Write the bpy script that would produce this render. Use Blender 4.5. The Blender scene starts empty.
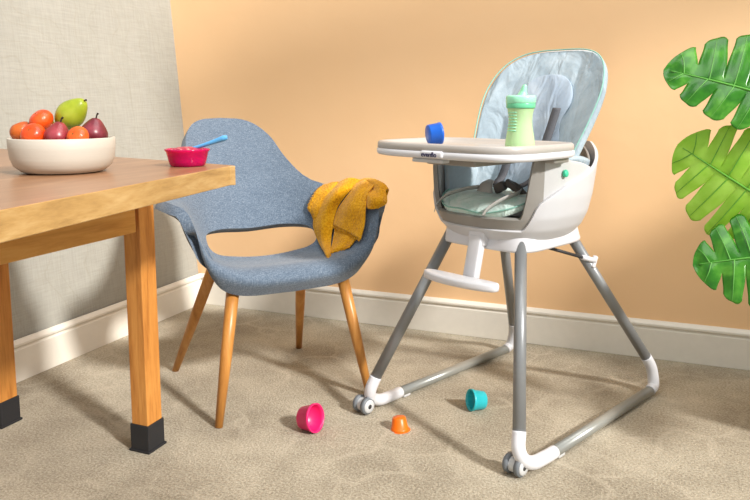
import bpy, bmesh, math, random
import numpy as np
from mathutils import Vector, Matrix, Quaternion
random.seed(7)
PI = math.pi
SC = bpy.context.scene
C = SC.collection

# ------------------------------------------------------------------ camera, world, sun, exposure
cam_d = bpy.data.cameras.new('camera')
cam = bpy.data.objects.new('camera', cam_d)
C.objects.link(cam)
cam.location = (0, 0, 0.88)
cam.rotation_euler = (math.radians(90 - 7.184), 0, math.radians(21.88))
cam_d.sensor_width = 36
cam_d.lens = 36 * 714 / 750
cam_d.shift_y = -55 / 750
cam_d.clip_start = 0.02
SC.camera = cam

SC.view_settings.view_transform = 'Standard'
SC.view_settings.look = 'None'
SC.view_settings.gamma = 1
SC.view_settings.exposure = 0.08
SC.view_settings.use_curve_mapping = False

world = bpy.data.worlds.new('world')
SC.world = world
world.use_nodes = True
world.node_tree.nodes['Background'].inputs[0].default_value = (0.96, 0.98, 1.0, 1)
world.node_tree.nodes['Background'].inputs[1].default_value = 0.70

SUN_EL, SUN_AZ = math.radians(33), math.radians(157)   # where the rays travel
sd = Vector((math.cos(SUN_AZ) * math.cos(SUN_EL), math.sin(SUN_AZ) * math.cos(SUN_EL), -math.sin(SUN_EL)))
sun_d = bpy.data.lights.new('sun', 'SUN')
sun_d.energy = 4.3
sun_d.angle = math.radians(5.5)
sun_d.color = (1.0, 0.96, 0.91)
sun = bpy.data.objects.new('sun', sun_d)
C.objects.link(sun)
sun.location = (4, 0, 4)
sun.rotation_euler = sd.to_track_quat('-Z', 'Y').to_euler()

soft_d = bpy.data.lights.new('softbox', 'AREA')
soft_d.shape = 'RECTANGLE'
soft_d.size = 1.8
soft_d.size_y = 1.4
soft_d.energy = 30
soft_d.color = (1.0, 0.98, 0.95)
soft = bpy.data.objects.new('softbox', soft_d)
C.objects.link(soft)
soft.location = (0.0, 1.35, 2.9)
soft.rotation_euler = (Vector((-0.7, 2.3, 0.0)) - soft.location).to_track_quat('-Z', 'Y').to_euler()


# ------------------------------------------------------------------ materials
def lin(c):
    if isinstance(c, str):
        c = [int(c[i:i + 2], 16) / 255 for i in (0, 2, 4)]
    return tuple((v / 12.92 if v <= 0.04045 else ((v + 0.055) / 1.055) ** 2.4) for v in c) + (1.0,)


class NT:
    def __init__(s, name):
        s.m = bpy.data.materials.new(name)
        s.m.use_nodes = True
        s.t = s.m.node_tree
        s.b = s.t.nodes['Principled BSDF']
        s.tc = s.t.nodes.new('ShaderNodeTexCoord')

    def n(s, typ, **kw):
        nd = s.t.nodes.new('ShaderNode' + typ)
        for k, v in kw.items():
            if hasattr(nd, k):
                setattr(nd, k, v)
            else:
                nd.inputs[k.replace('_', ' ')].default_value = v
        return nd

    def l(s, a, b):
        s.t.links.new(a, b)

    def co(s, scale=(1, 1, 1), kind='Object', rot=(0, 0, 0)):
        mp = s.n('Mapping')
        mp.inputs['Scale'].default_value = scale
        mp.inputs['Rotation'].default_value = rot
        s.l(s.tc.outputs[kind], mp.inputs[0])
        return mp.outputs[0]

    def noise(s, vec, scale, detail=4, rough=0.55, dist=0):
        nd = s.n('TexNoise')
        nd.inputs['Scale'].default_value = scale
        nd.inputs['Detail'].default_value = detail
        nd.inputs['Roughness'].default_value = rough
        nd.inputs['Distortion'].default_value = dist
        s.l(vec, nd.inputs['Vector'])
        return nd.outputs['Fac']

    def ramp(s, fac, stops):
        r = s.n('ValToRGB')
        e = r.color_ramp.elements
        e[0].position, e[0].color = stops[0][0], lin(stops[0][1])
        e[1].position, e[1].color = stops[-1][0], lin(stops[-1][1])
        for p, c in stops[1:-1]:
            k = e.new(p)
            k.color = lin(c)
        s.l(fac, r.inputs[0])
        return r.outputs[0]

    def mix(s, fac, a, b, blend='MIX'):
        m = s.n('Mix', data_type='RGBA', blend_type=blend)
        for sock, v in ((m.inputs[0], fac), (m.inputs[6], a), (m.inputs[7], b)):
            if hasattr(v, 'links'):
                s.l(v, sock)
            elif isinstance(v, (int, float)):
                sock.default_value = v
            else:
                sock.default_value = lin(v)
        return m.outputs[2]

    def math(s, op, a, b=0.0):
        m = s.n('Math', operation=op)
        for i, v in enumerate((a, b)):
            if hasattr(v, 'links'):
                s.l(v, m.inputs[i])
            else:
                m.inputs[i].default_value = v
        return m.outputs[0]

    def col(s, c):
        if hasattr(c, 'links'):
            s.l(c, s.b.inputs['Base Color'])
        else:
            s.b.inputs['Base Color'].default_value = lin(c)

    def bump(s, h, strength=0.3, dist=0.01):
        b = s.n('Bump')
        b.inputs['Strength'].default_value = strength
        b.inputs['Distance'].default_value = dist
        s.l(h, b.inputs['Height'])
        s.l(b.outputs[0], s.b.inputs['Normal'])

    def set(s, **kw):
        for k, v in kw.items():
            s.b.inputs[k.replace('_', ' ')].default_value = v
        return s


def plain(name, c, rough=0.5, spec=0.5, vary=0.04, scale=30, **kw):
    t = NT(name)
    cl = lin(c)
    f = t.noise(t.co(), scale, 3)
    r = t.n('ValToRGB')
    r.color_ramp.elements[0].position = 0.3
    r.color_ramp.elements[1].position = 0.7
    r.color_ramp.elements[0].color = tuple(v * (1 - vary) for v in cl[:3]) + (1,)
    r.color_ramp.elements[1].color = tuple(min(1, v * (1 + vary)) for v in cl[:3]) + (1,)
    t.l(f, r.inputs[0])
    t.col(r.outputs[0])
    t.set(Roughness=rough, Specular_IOR_Level=spec, **kw)
    return t.m


M = {}

# orange painted plaster
t = NT('orange_plaster')
v = t.co()
t.col(t.mix(t.noise(v, 1.6, 5, 0.6), 'F0C594', 'F3CC9F'))
t.set(Roughness=0.62, Specular_IOR_Level=0.3)
t.bump(t.noise(t.co((1, 1, 1)), 5, 4, 0.5), 0.16, 0.02)
M['wall_back'] = t.m

# woven off-white wallpaper with faint looping lines
t = NT('woven_wallpaper')
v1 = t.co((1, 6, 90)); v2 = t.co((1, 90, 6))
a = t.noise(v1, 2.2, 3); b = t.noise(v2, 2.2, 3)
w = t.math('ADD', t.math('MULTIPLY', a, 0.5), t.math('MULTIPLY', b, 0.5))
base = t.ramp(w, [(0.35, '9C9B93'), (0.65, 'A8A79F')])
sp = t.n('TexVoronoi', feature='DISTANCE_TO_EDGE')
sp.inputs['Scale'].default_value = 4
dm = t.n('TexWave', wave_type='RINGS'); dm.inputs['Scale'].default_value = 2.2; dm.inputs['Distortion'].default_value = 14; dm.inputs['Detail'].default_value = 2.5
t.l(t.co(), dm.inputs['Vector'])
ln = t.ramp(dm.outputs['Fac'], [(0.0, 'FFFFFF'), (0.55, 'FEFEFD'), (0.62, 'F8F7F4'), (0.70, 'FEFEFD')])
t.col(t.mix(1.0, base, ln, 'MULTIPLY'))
t.set(Roughness=0.85, Specular_IOR_Level=0.2)
t.bump(w, 0.35, 0.004)
M['wall_left'] = t.m

M['trim'] = plain('white_trim_paint', 'E6E1D6', 0.4, 0.4, 0.02)
M['window_paint'] = plain('window_white_paint', 'E6E2DA', 0.5)

# carpet with a looping ogee pattern in paler pile
t = NT('beige_patterned_carpet')
v = t.co()
wn = t.n('TexNoise'); wn.inputs['Scale'].default_value = 3.0; wn.inputs['Detail'].default_value = 2.5
t.l(v, wn.inputs['Vector'])
dv = t.n('Mix', data_type='VECTOR'); dv.inputs[0].default_value = 0.30
t.l(v, dv.inputs[4]); t.l(wn.outputs['Color'], dv.inputs[5])
vo = t.n('TexVoronoi', feature='DISTANCE_TO_EDGE'); vo.inputs['Scale'].default_value = 6.5; vo.inputs['Randomness'].default_value = 0.7
t.l(dv.outputs[1], vo.inputs['Vector'])
line = t.n('MapRange'); line.inputs['From Min'].default_value = 0.015; line.inputs['From Max'].default_value = 0.06
line.inputs['To Min'].default_value = 1; line.inputs['To Max'].default_value = 0
t.l(vo.outputs['Distance'], line.inputs[0])
pile = t.noise(v, 160, 4, 0.7)
blot = t.noise(v, 3.5, 5, 0.6)
base = t.ramp(t.math('ADD', t.math('MULTIPLY', pile, 0.6), t.math('MULTIPLY', blot, 0.4)),
              [(0.38, '827763'), (0.5, 'A89D88'), (0.62, 'C8BEA8')])
brk = t.math('MULTIPLY', line.outputs[0], t.math('MULTIPLY', t.ramp(t.noise(v, 4, 2), [(0.4, '000000'), (0.62, 'FFFFFF')]), 0.26))
t.col(t.mix(brk, base, 'D6CAB4'))
t.set(Roughness=0.95, Specular_IOR_Level=0.1, Sheen_Weight=0.15)
t.bump(t.math('ADD', t.math('MULTIPLY', pile, 1.0), t.math('MULTIPLY', line.outputs[0], 0.08)), 0.9, 0.006)
M['carpet'] = t.m


def wood(name, c1, c2, c3, axis='Y', rough=0.35, scale=1.0, spec=0.5, coat=0.0):
    t = NT(name)
    sc = {'X': (1.2, 14, 14), 'Y': (14, 1.2, 14), 'Z': (14, 14, 1.2)}[axis]
    v = t.co(tuple(k * scale for k in sc))
    g = t.noise(v, 3.0, 6, 0.6, 0.8)
    g2 = t.noise(t.co(tuple(k * scale * 4 for k in sc)), 5.0, 3, 0.6, 0.3)
    f = t.math('ADD', t.math('MULTIPLY', g, 0.75), t.math('MULTIPLY', g2, 0.25))
    t.col(t.ramp(f, [(0.33, c1), (0.5, c2), (0.66, c3)]))
    t.set(Roughness=rough, Specular_IOR_Level=spec, Coat_Weight=coat, Coat_Roughness=0.2)
    t.bump(f, 0.12, 0.003)
    return t.m


M['top_wood'] = wood('walnut_veneer_top', '8A6244', '9C7354', 'AC8463', 'Y', 0.28, 0.8)
M['edge_wood'] = wood('oak_edge_banding', '947244', 'B48F58', 'C5A470', 'Y', 0.42, 0.8)
M['apron_wood'] = wood('pine_apron', 'BF8436', 'D69C4C', 'E2AE62', 'Y', 0.42, 0.6)
M['leg_wood'] = wood('honey_oak_leg', 'A5662A', 'C98740', 'D99B50', 'Z', 0.38, 0.9)
M['chair_leg_wood'] = wood('oiled_oak_chair_leg', 'A96E30', 'C08440', 'CF9650', 'Z', 0.35, 0.7)
M['boot'] = plain('black_rubber', '2A2A2C', 0.55, 0.3)
M['steel'] = plain('dull_steel', '9A9A98', 0.35, Metallic=0.9)

# heathered blue wool
t = NT('heathered_blue_wool')
a = t.noise(t.co((420, 420, 40)), 1.0, 2, 0.6); b = t.noise(t.co((90, 90, 520)), 1.0, 2, 0.6)
c = t.noise(t.co(), 14, 4)
f = t.math('ADD', t.math('ADD', t.math('MULTIPLY', a, 0.55), t.math('MULTIPLY', b, 0.37)), t.math('MULTIPLY', c, 0.08))
t.col(t.ramp(f, [(0.36, '4C5A6B'), (0.5, '606F80'), (0.64, '7C8997')]))
t.set(Roughness=0.9, Specular_IOR_Level=0.15, Sheen_Weight=0.25)
t.bump(f, 0.5, 0.003)
M['wool'] = t.m
M['wool_under'] = plain('dark_blue_welt', '4A5568', 0.9, 0.1, 0.1, 200)

# mustard woven cloth
t = NT('mustard_waffle_cloth')
a = t.noise(t.co((1, 1, 1)), 170, 2, 0.7)
c = t.noise(t.co(), 20, 3)
t.col(t.ramp(t.math('ADD', t.math('MULTIPLY', a, 0.6), t.math('MULTIPLY', c, 0.4)), [(0.36, 'B87A04'), (0.52, 'D89A10'), (0.66, 'E8B028')]))
t.set(Roughness=0.95, Specular_IOR_Level=0.1, Sheen_Weight=0.2)
t.bump(a, 0.9, 0.004)
M['mustard'] = t.m

M['white_plastic'] = plain('white_plastic', 'DADBE0', 0.32, 0.5, 0.01)
M['shell_plastic'] = plain('pale_grey_shell_plastic', 'CBCCD0', 0.38, 0.5, 0.01)
M['grey_plastic'] = plain('warm_grey_plastic', '918E89', 0.42, 0.5, 0.02)
M['liner_plastic'] = plain('light_grey_plastic', 'C2C3C4', 0.4, 0.5, 0.02)
M['tray_grey'] = plain('tray_insert_grey', 'B3AEA9', 0.3, 0.5, 0.02)
M['leg_metal'] = plain('grey_coated_tube', '85888A', 0.36, 0.6, 0.02, Metallic=0.25)
M['rail_metal'] = plain('silver_grey_tube', '9B9D98', 0.32, 0.6, 0.02, Metallic=0.35)
M['tyre'] = plain('grey_wheel_rubber', '6E7378', 0.5)
M['hub'] = plain('pale_wheel_plastic', 'C8CACB', 0.35)
M['dark'] = plain('dark_plastic', '2E2E30', 0.5)
M['mint'] = plain('mint_plastic', '3FCB9F', 0.4)
M['piping'] = plain('mint_piping', '86B8AC', 0.7)
M['strap'] = plain('grey_webbing', '5C5D62', 0.85, 0.2, 0.1, 300)
M['buckle'] = plain('dark_buckle', '514E4C', 0.4)
M['crotch'] = plain('grey_rubber_pad', 'B4B2AE', 0.5)
M['logo_ink'] = plain('navy_logo_ink', '34325A', 0.5)


def padmat(name, c1, c2, c3):
    t = NT(name)
    a = t.noise(t.co(), 9, 4, 0.6, 1.0)
    b = t.noise(t.co((1.6, 1, .6)), 9, 3, 0.5, 0.9)
    x = t.noise(t.co((400, 400, 400)), 1, 1)
    t.col(t.ramp(a, [(0.32, c1), (0.5, c2), (0.68, c3)]))
    t.set(Roughness=0.8, Specular_IOR_Level=0.2, Sheen_Weight=0.15)
    t.bump(t.math('ADD', b, t.math('MULTIPLY', x, 0.03)), 0.7, 0.03)
    return t.m


M['pad'] = padmat('pale_blue_pad_fabric', '93A3AE', 'A0B0BA', 'AEBCC5')
M['pad_insert'] = padmat('pale_lilac_insert_fabric', '98A8BA', 'A6B5C4', 'B3C0CC')
M['seat_fabric'] = padmat('mint_print_seat_fabric', 'B4DDD0', 'D2E8E2', 'E2EEEA')

# ceramic bowl
t = NT('matte_cream_ceramic')
t.col(t.mix(t.noise(t.co(), 12, 5), 'C0BAAD', 'CAC4B8'))
t.set(Roughness=0.5, Specular_IOR_Level=0.35)
t.bump(t.noise(t.co((1, 1, 30)), 6, 3), 0.1, 0.003)
M['ceramic'] = t.m


def fruit(name, c1, c2, c3, scale=6, rough=0.3, grad=None, bumps=0):
    t = NT(name)
    f = t.noise(t.co(), scale * 6, 4, 0.6)
    t.col(t.ramp(f, [(0.33, c1), (0.5, c2), (0.67, c3)]))
    t.set(Roughness=rough, Specular_IOR_Level=0.5)
    if bumps:
        t.bump(t.noise(t.co(), 260, 1), 0.25, 0.002)
    return t.m


M['tangerine'] = fruit('red_orange_peel', 'C8360C', 'DE4A14', 'E85E1C', 3, 0.3, bumps=1)
M['tangerine_pale'] = fruit('orange_peel', 'D04A10', 'E56222', 'F0803C', 3, 0.3, bumps=1)
M['tangerine_shaded'] = fruit('shaded_orange_peel', '8E3A0C', 'B5501A', 'C8641E', 3, 0.35, bumps=1)  # tangerine peel darkened, the shadow on it put into the colour
M['red_pear'] = fruit('maroon_pear_skin', '6A1A22', '8A2A32', 'A04048', 4, 0.32)
M['red_pear_dark'] = fruit('plum_pear_skin', '561822', '702430', '8C3844', 4, 0.32)
M['green_pear'] = fruit('yellow_green_pear_skin', '84941C', '9CAA26', 'AEB83A', 3, 0.32)
M['stem'] = plain('brown_stem', '2E2018', 0.8)
M['calyx'] = plain('green_brown_calyx', '5A5A20', 0.8)

t = NT('clear_pink_plastic')
t.col('F01878')
t.set(Roughness=0.15, Transmission_Weight=0.55, IOR=1.3)
M['pink_clear'] = t.m
t = NT('berry_puree')
t.col(t.ramp(t.noise(t.co(), 120, 3), [(0.4, 'A00A3C'), (0.55, 'C22A58'), (0.66, 'E0A090')]))
t.set(Roughness=0.35)
t.bump(t.noise(t.co(), 90, 3), 0.8, 0.006)
M['puree'] = t.m
M['spoon'] = plain('sky_blue_plastic', '5AA8E0', 0.3, Transmission_Weight=0.1)
M['cup_pink'] = plain('hot_pink_plastic', 'E0206C', 0.35)
M['cup_orange'] = plain('orange_plastic', 'F07010', 0.35)
M['cup_teal'] = plain('turquoise_plastic', '28B4BE', 0.35)
M['cup_blue'] = plain('royal_blue_plastic', '0C5CC4', 0.35)
M['cereal'] = plain('toasted_cereal', 'D8C48A', 0.8)
t = NT('translucent_green_cup')
t.col('CDEFB8')
t.set(Roughness=0.35, Transmission_Weight=0.25, IOR=1.2, Subsurface_Weight=0.3, Subsurface_Radius=(0.02, 0.03, 0.02))
M['sip_body'] = t.m
t = NT('mint_lid_plastic')
t.col('A0E8C4')
t.set(Roughness=0.3, Subsurface_Weight=0.2, Subsurface_Radius=(0.01, 0.02, 0.015))
M['sip_lid'] = t.m
M['sip_band'] = plain('green_band_plastic', '6CCB9C', 0.3)


def leafmat(name, c1, c2, c3, tcol, tw, rough=0.3):
    t = NT(name)
    f = t.noise(t.co(), 14, 4, 0.6, 0.5)
    colr = t.ramp(f, [(0.33, c1), (0.5, c2), (0.68, c3)])
    t.col(colr)
    t.set(Roughness=rough, Specular_IOR_Level=0.5)
    t.bump(t.noise(t.co(), 25, 3), 0.15, 0.004)
    tr = t.n('BsdfTranslucent')
    tr.inputs['Color'].default_value = lin(tcol)
    ms = t.n('MixShader')
    ms.inputs[0].default_value = tw
    out = t.t.nodes['Material Output']
    t.l(t.b.outputs[0], ms.inputs[1]); t.l(tr.outputs[0], ms.inputs[2]); t.l(ms.outputs[0], out.inputs['Surface'])
    return t.m


M['leaf_dark'] = leafmat('dark_green_leaf', '1E6212', '348018', '60A834', '70C030', 0.25, 0.22)
M['leaf_pale'] = leafmat('yellow_green_leaf', '90C83C', 'A6D64C', 'BCE466', 'B8E850', 0.45, 0.4)
M['vein'] = plain('pale_green_vein', '58A038', 0.5)
M['vein_dark'] = plain('green_vein', '5C9E2C', 0.5)
M['petiole'] = plain('green_petiole', '5A9438', 0.5)
M['pot'] = plain('white_glazed_pot', 'DAD6CE', 0.4)
M['soil'] = plain('potting_soil', '3A2A20', 0.95)


# ------------------------------------------------------------------ helpers
def tag(o, label=None, cat=None, group=None, kind=None):
    if label: o['label'] = label
    if cat: o['category'] = cat
    if group: o['group'] = group
    if kind: o['kind'] = kind
    return o


def empty(name, loc=(0, 0, 0), rz=0, label=None, cat=None, group=None, rot=None):
    o = bpy.data.objects.new(name, None)
    C.objects.link(o)
    o.location = loc
    o.rotation_euler = rot if rot else (0, 0, rz)
    o.empty_display_size = 0.05
    return tag(o, label, cat, group)


def mesh(name, V, Fc, mat, parent=None, smooth=True, solid=0, off=0, bevel=0, sub=0, weld=0, bseg=3, edgesplit=40, matrix=None):
    me = bpy.data.meshes.new(name)
    me.from_pydata([tuple(v) for v in V], [], [tuple(f) for f in Fc])
    bm = bmesh.new(); bm.from_mesh(me)
    if weld:
        bmesh.ops.remove_doubles(bm, verts=bm.verts, dist=weld)
    bmesh.ops.recalc_face_normals(bm, faces=bm.faces)
    bm.to_mesh(me); bm.free()
    if matrix is not None:
        me.transform(matrix)
    if smooth:
        for p in me.polygons: p.use_smooth = True
    me.materials.append(mat if not isinstance(mat, str) else M[mat])
    o = bpy.data.objects.new(name, me)
    C.objects.link(o)
    if parent: o.parent = parent
    if solid:
        s = o.modifiers.new('solid', 'SOLIDIFY'); s.thickness = solid; s.offset = off
    if bevel:
        b = o.modifiers.new('bevel', 'BEVEL'); b.width = bevel; b.segments = bseg; b.limit_method = 'ANGLE'; b.angle_limit = math.radians(edgesplit)
    if sub:
        b = o.modifiers.new('sub', 'SUBSURF'); b.levels = sub; b.render_levels = sub
    return o


class MB:
    """collects shapes for one mesh"""
    def __init__(s):
        s.V = []; s.F = []

    def add(s, V, Fc, mx=None):
        k = len(s.V)
        for v in V:
            v = Vector(v)
            s.V.append(mx @ v if mx is not None else v)
        s.F += [[i + k for i in f] for f in Fc]
        return s

    def box(s, c, d, mx=None, r=0, seg=3):
        bm = bmesh.new()
        bmesh.ops.create_cube(bm, size=1)
        bmesh.ops.scale(bm, vec=d, verts=bm.verts)
        if r:
            bmesh.ops.bevel(bm, geom=bm.edges, offset=r, segments=seg, profile=0.5, affect='EDGES')
        bmesh.ops.translate(bm, vec=c, verts=bm.verts)
        bm.verts.index_update()
        V = [v.co.copy() for v in bm.verts]; Fc = [[v.index for v in f.verts] for f in bm.faces]
        bm.free()
        return s.add(V, Fc, mx)

    def grid(s, G, closeu=False, closev=False, flip=False):
        n, m = len(G), len(G[0])
        V = [p for r in G for p in r]
        Fc = []
        for i in range(n if closeu else n - 1):
            for j in range(m if closev else m - 1):
                a, b = i * m + j, i * m + (j + 1) % m
                c, d = ((i + 1) % n) * m + (j + 1) % m, ((i + 1) % n) * m + j
                Fc.append([a, b, c, d])
        return s.add(V, Fc)

    def tube(s, pts, r, seg=16, smooth=True, n=None, caps=True, flat=None):
        P = catmull(pts, n or max(2, 8 * (len(pts) - 1))) if smooth and len(pts) > 2 else [Vector(p) for p in pts]
        L = len(P)
        if callable(r): R = [r(i / (L - 1)) for i in range(L)]
        elif isinstance(r, (list, tuple)): R = [np.interp(i / (L - 1), np.linspace(0, 1, len(r)), r) for i in range(L)]
        else: R = [r] * L
        T = [(P[min(i + 1, L - 1)] - P[max(i - 1, 0)]).normalized() for i in range(L)]
        up = Vector((0, 0, 1)) if abs(T[0].z) < 0.9 else Vector((0, 1, 0))
        N = (up - T[0] * up.dot(T[0])).normalized()
        G = []
        for i in range(L):
            N = (N - T[i] * N.dot(T[i])).normalized()
            B = T[i].cross(N)
            fx, fy = flat or (1, 1)
            G.append([P[i] + N * (math.cos(2 * PI * k / seg) * R[i] * fx) + B * (math.sin(2 * PI * k / seg) * R[i] * fy) for k in range(seg)])
        k0 = len(s.V)
        s.grid(G, closev=True)
        if caps:
            s.F.append([k0 + k for k in range(seg)]); s.F.append([k0 + (L - 1) * seg + k for k in range(seg)])
        return s

    def lathe(s, prof, seg=48, mx=None, sx=1, sy=1):
        G = [[Vector((r * math.cos(2 * PI * k / seg) * sx, r * math.sin(2 * PI * k / seg) * sy, z)) for k in range(seg)] for r, z in prof]
        if mx is not None: G = [[mx @ p for p in row] for row in G]
        k0 = len(s.V)
        s.grid(G, closev=True)
        if prof[0][0] > 1e-5: s.F.append([k0 + k for k in range(seg)])
        if prof[-1][0] > 1e-5: s.F.append([k0 + (len(prof) - 1) * seg + k for k in range(seg)])
        return s

    def build(s, name, mat, parent=None, **kw):
        return mesh(name, s.V, s.F, mat, parent, **kw)


def catmull(pts, n):
    P = [Vector(p) for p in pts]
    P = [P[0] * 2 - P[1]] + P + [P[-1] * 2 - P[-2]]
    out = []
    segs = len(P) - 3
    for k in range(n + 1):
        x = k / n * segs
        i = min(int(x), segs - 1); t = x - i
        a, b, c, d = P[i:i + 4]
        out.append(0.5 * ((2 * b) + (c - a) * t + (2 * a - 5 * b + 4 * c - d) * t * t + (3 * b - a - 3 * c + d) * t ** 3))
    return out


def cr1(arr, x):
    """catmull-rom through a list of numpy vectors at x in index units"""
    n = len(arr)
    i = int(min(max(math.floor(x), 0), n - 2)); t = x - i
    b, c = arr[i], arr[i + 1]
    a = arr[i - 1] if i > 0 else 2 * b - c
    d = arr[i + 2] if i + 2 < n else 2 * c - b
    return 0.5 * ((2 * b) + (c - a) * t + (2 * a - 5 * b + 4 * c - d) * t * t + (3 * b - a - 3 * c + d) * t ** 3)


def patch(ctrl, u, v):
    """ctrl[row][col] -> point, row index by v, column index by u"""
    rows = [cr1([np.array(p, float) for p in row], u) for row in ctrl]
    return Vector(cr1(rows, v))


def sstep(a, b, x):
    t = min(max((x - a) / (b - a), 0), 1)
    return t * t * (3 - 2 * t)


def frame(origin, xa, ya=None, za=None):
    """matrix with given local z (za) direction"""
    q = Vector(za).normalized().to_track_quat('Z', 'Y')
    return Matrix.Translation(origin) @ q.to_matrix().to_4x4()


# ------------------------------------------------------------------ the setting
XL, YB = -1.89, 2.61


def struct(o):
    return tag(o, kind='structure')


struct(MB().box((0.3, 0.3, -0.05), (4.8, 5.0, 0.1)).build('floor', 'carpet', smooth=False))
struct(MB().box(((XL + 1.5) / 2 - .15, YB + 0.05, 1.6), (1.5 - XL + 0.5, 0.1, 3.2)).build('wall_back', 'wall_back', smooth=False))
lean = 0.085      # the left partition leans slightly outwards
wl = MB()
x0, x1 = XL, XL - lean * 3.2
wl.add([(x0, -1.2, 0), (x0, YB + .1, 0), (x1, YB + .1, 3.2), (x1, -1.2, 3.2), (x0 - .1, -1.2, 0), (x0 - .1, YB + .1, 0), (x1 - .1, YB + .1, 3.2), (x1 - .1, -1.2, 3.2)],
       [[0, 1, 2, 3], [7, 6, 5, 4], [0, 4, 5, 1], [1, 5, 6, 2], [2, 6, 7, 3], [3, 7, 4, 0]])
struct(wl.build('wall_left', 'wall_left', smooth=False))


def skirting(name, a, b, nrm):
    """baseboard profile swept from a to b, nrm pointing into the room"""
    prof = [(0, 0), (0.016, 0), (0.016, 0.103), (0.0125, 0.108), (0.0125, 0.112), (0.019, 0.117), (0.019, 0.124), (0.012, 0.131), (0.006, 0.135), (0, 0.135)]
    a, b, nrm = Vector(a), Vector(b), Vector(nrm)
    G = [[p + nrm * d + Vector((0, 0, z)) for d, z in prof] for p in (a, b)]
    mb = MB().grid(G, closev=True)
    n = len(prof)
    mb.F.append(list(range(n))); mb.F.append(list(range(n, 2 * n)))
    return struct(mb.build(name, 'trim', smooth=False, bevel=0.0012, bseg=2))


skirting('baseboard_back', (XL, YB, 0), (1.45, YB, 0), (0, -1, 0))
skirting('baseboard_left', (XL, -1.2, 0), (XL, YB, 0), (1, 0, 0))

# unseen window wall on the right, openings shaped to streak and shade the back wall
WX = 1.5
wr = MB()
def wpiece(y0, y1, z0, z1): wr.box((WX + 0.05, (y0 + y1) / 2, (z0 + z1) / 2), (0.1, y1 - y0, z1 - z0))
wpiece(-1.2, 1.76, 0, 0.42)          # under the long window
wpiece(1.76, YB + 0.05, 0, 1.53)     # made-up high sill, shades the lower back wall in place of leaves
wpiece(2.52, YB + 0.05, 1.53, 4.4)
wpiece(-1.2, -0.95, 0.42, 4.4)
struct(wr.build('unseen_wall_right', 'window_paint', smooth=False))


def bar(mb, a, b, w):
    mb.tube([(WX + .05, *a), (WX + .05, *b)], w, 4, smooth=False)


wf = MB()                             # frame bars, plus added slanting bars that only cast the wall streaks
bar(wf, (1.76, 1.53), (2.52, 1.53), .03)
bar(wf, (1.77, .42), (1.77, 4.4), .025)
bar(wf, (2.53, 1.6), (2.53, 4.4), .03)
bar(wf, (1.12, 3.24), (2.36, 1.83), .080)
bar(wf, (1.12, 3.52), (2.36, 2.11), .10)
struct(wf.build('window_shadow_bars', 'window_paint', smooth=False))
wf = MB()
bar(wf, (-.95, .44), (1.77, .44), .03)
bar(wf, (-.95, 4.37), (2.53, 4.37), .03)
bar(wf, (.1, .42), (.1, 4.4), .02)
bar(wf, (-.93, .42), (-.93, 4.4), .03)
struct(wf.build('window_2', 'window_paint', smooth=False))

# ------------------------------------------------------------------ dining table
TX, TY = -1.207, 1.415
table = empty('dining_table', (-1.42, 1.40, 0), 0, 'honey wooden dining table with walnut brown top standing beside the off-white wall', 'table')
# tabletop outline, world minus table origin
def tw(x, y, z): return Vector((x + 1.42, y - 1.40, z))
TT, TB = 0.75, 0.708
out = [(-0.86, 1.305), (-0.852, 1.313), (-0.862, 1.322), (-1.862, 1.578), (-1.862, 0.45), (-0.735, 0.45)]
mb = MB()
mb.add([tw(x, y, TT) for x, y in out] + [tw(x, y, TB) for x, y in out],
       [list(range(6)), list(range(6, 12))[::-1]] + [[i, (i + 1) % 6, 6 + (i + 1) % 6, 6 + i] for i in range(6)])
tt = mb.build('tabletop', 'edge_wood', table, smooth=False, bevel=0.0015, bseg=2)
tt.data.materials.append(M['top_wood'])
for p in tt.data.polygons:
    if p.normal.z > 0.9: p.material_index = 1
LGX, LGY = (-1.201, -1.670), (1.411, 0.55)
lw = 0.050
for iy, ly in enumerate(LGY):
    for ix, lx in enumerate(LGX):
        x = lx; y = ly + (-0.034 if ix and not iy else 0)
        leg = MB().box(tw(x, y, 0.354), (lw, 0.056, 0.708), r=0.002, seg=2).build('leg', 'leg_wood', table, smooth=False)
        bt = MB().box(tw(x, y, 0.036), (lw + 0.007, 0.063, 0.072), r=0.002, seg=2)
        bt.box(tw(x, y, 0.003), (lw + 0.014, 0.070, 0.006), r=0.001, seg=1)
        b = bt.build('leg_boot', 'boot', leg, smooth=False)
        b['label'] = 'black rubber boot on the leg foot'
ap = MB().box(tw(-1.182, 0.965, 0.640), (0.022, 0.80, 0.132), r=0.002, seg=2).build('apron', 'apron_wood', table, smooth=False)
MB().box(tw(-1.70, 0.965, 0.645), (0.022, 0.80, 0.122), r=0.002, seg=2).build('apron', 'apron_wood', table, smooth=False)
MB().box(tw(-1.44, 1.40, 0.655), (0.42, 0.022, 0.10), r=0.002, seg=2).build('apron', 'apron_wood', table, smooth=False)
mb = MB()
mb.box(tw(-1.21, 1.372, 0.592), (0.016, 0.03, 0.02), r=0.002, seg=1)
mb.lathe([(0.0, 0), (0.006, 0), (0.006, 0.008), (0, 0.008)], 6, Matrix.Translation(tw(-1.21, 1.374, 0.576)))
mb.build('bracket', 'steel', table, smooth=False)

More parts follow.
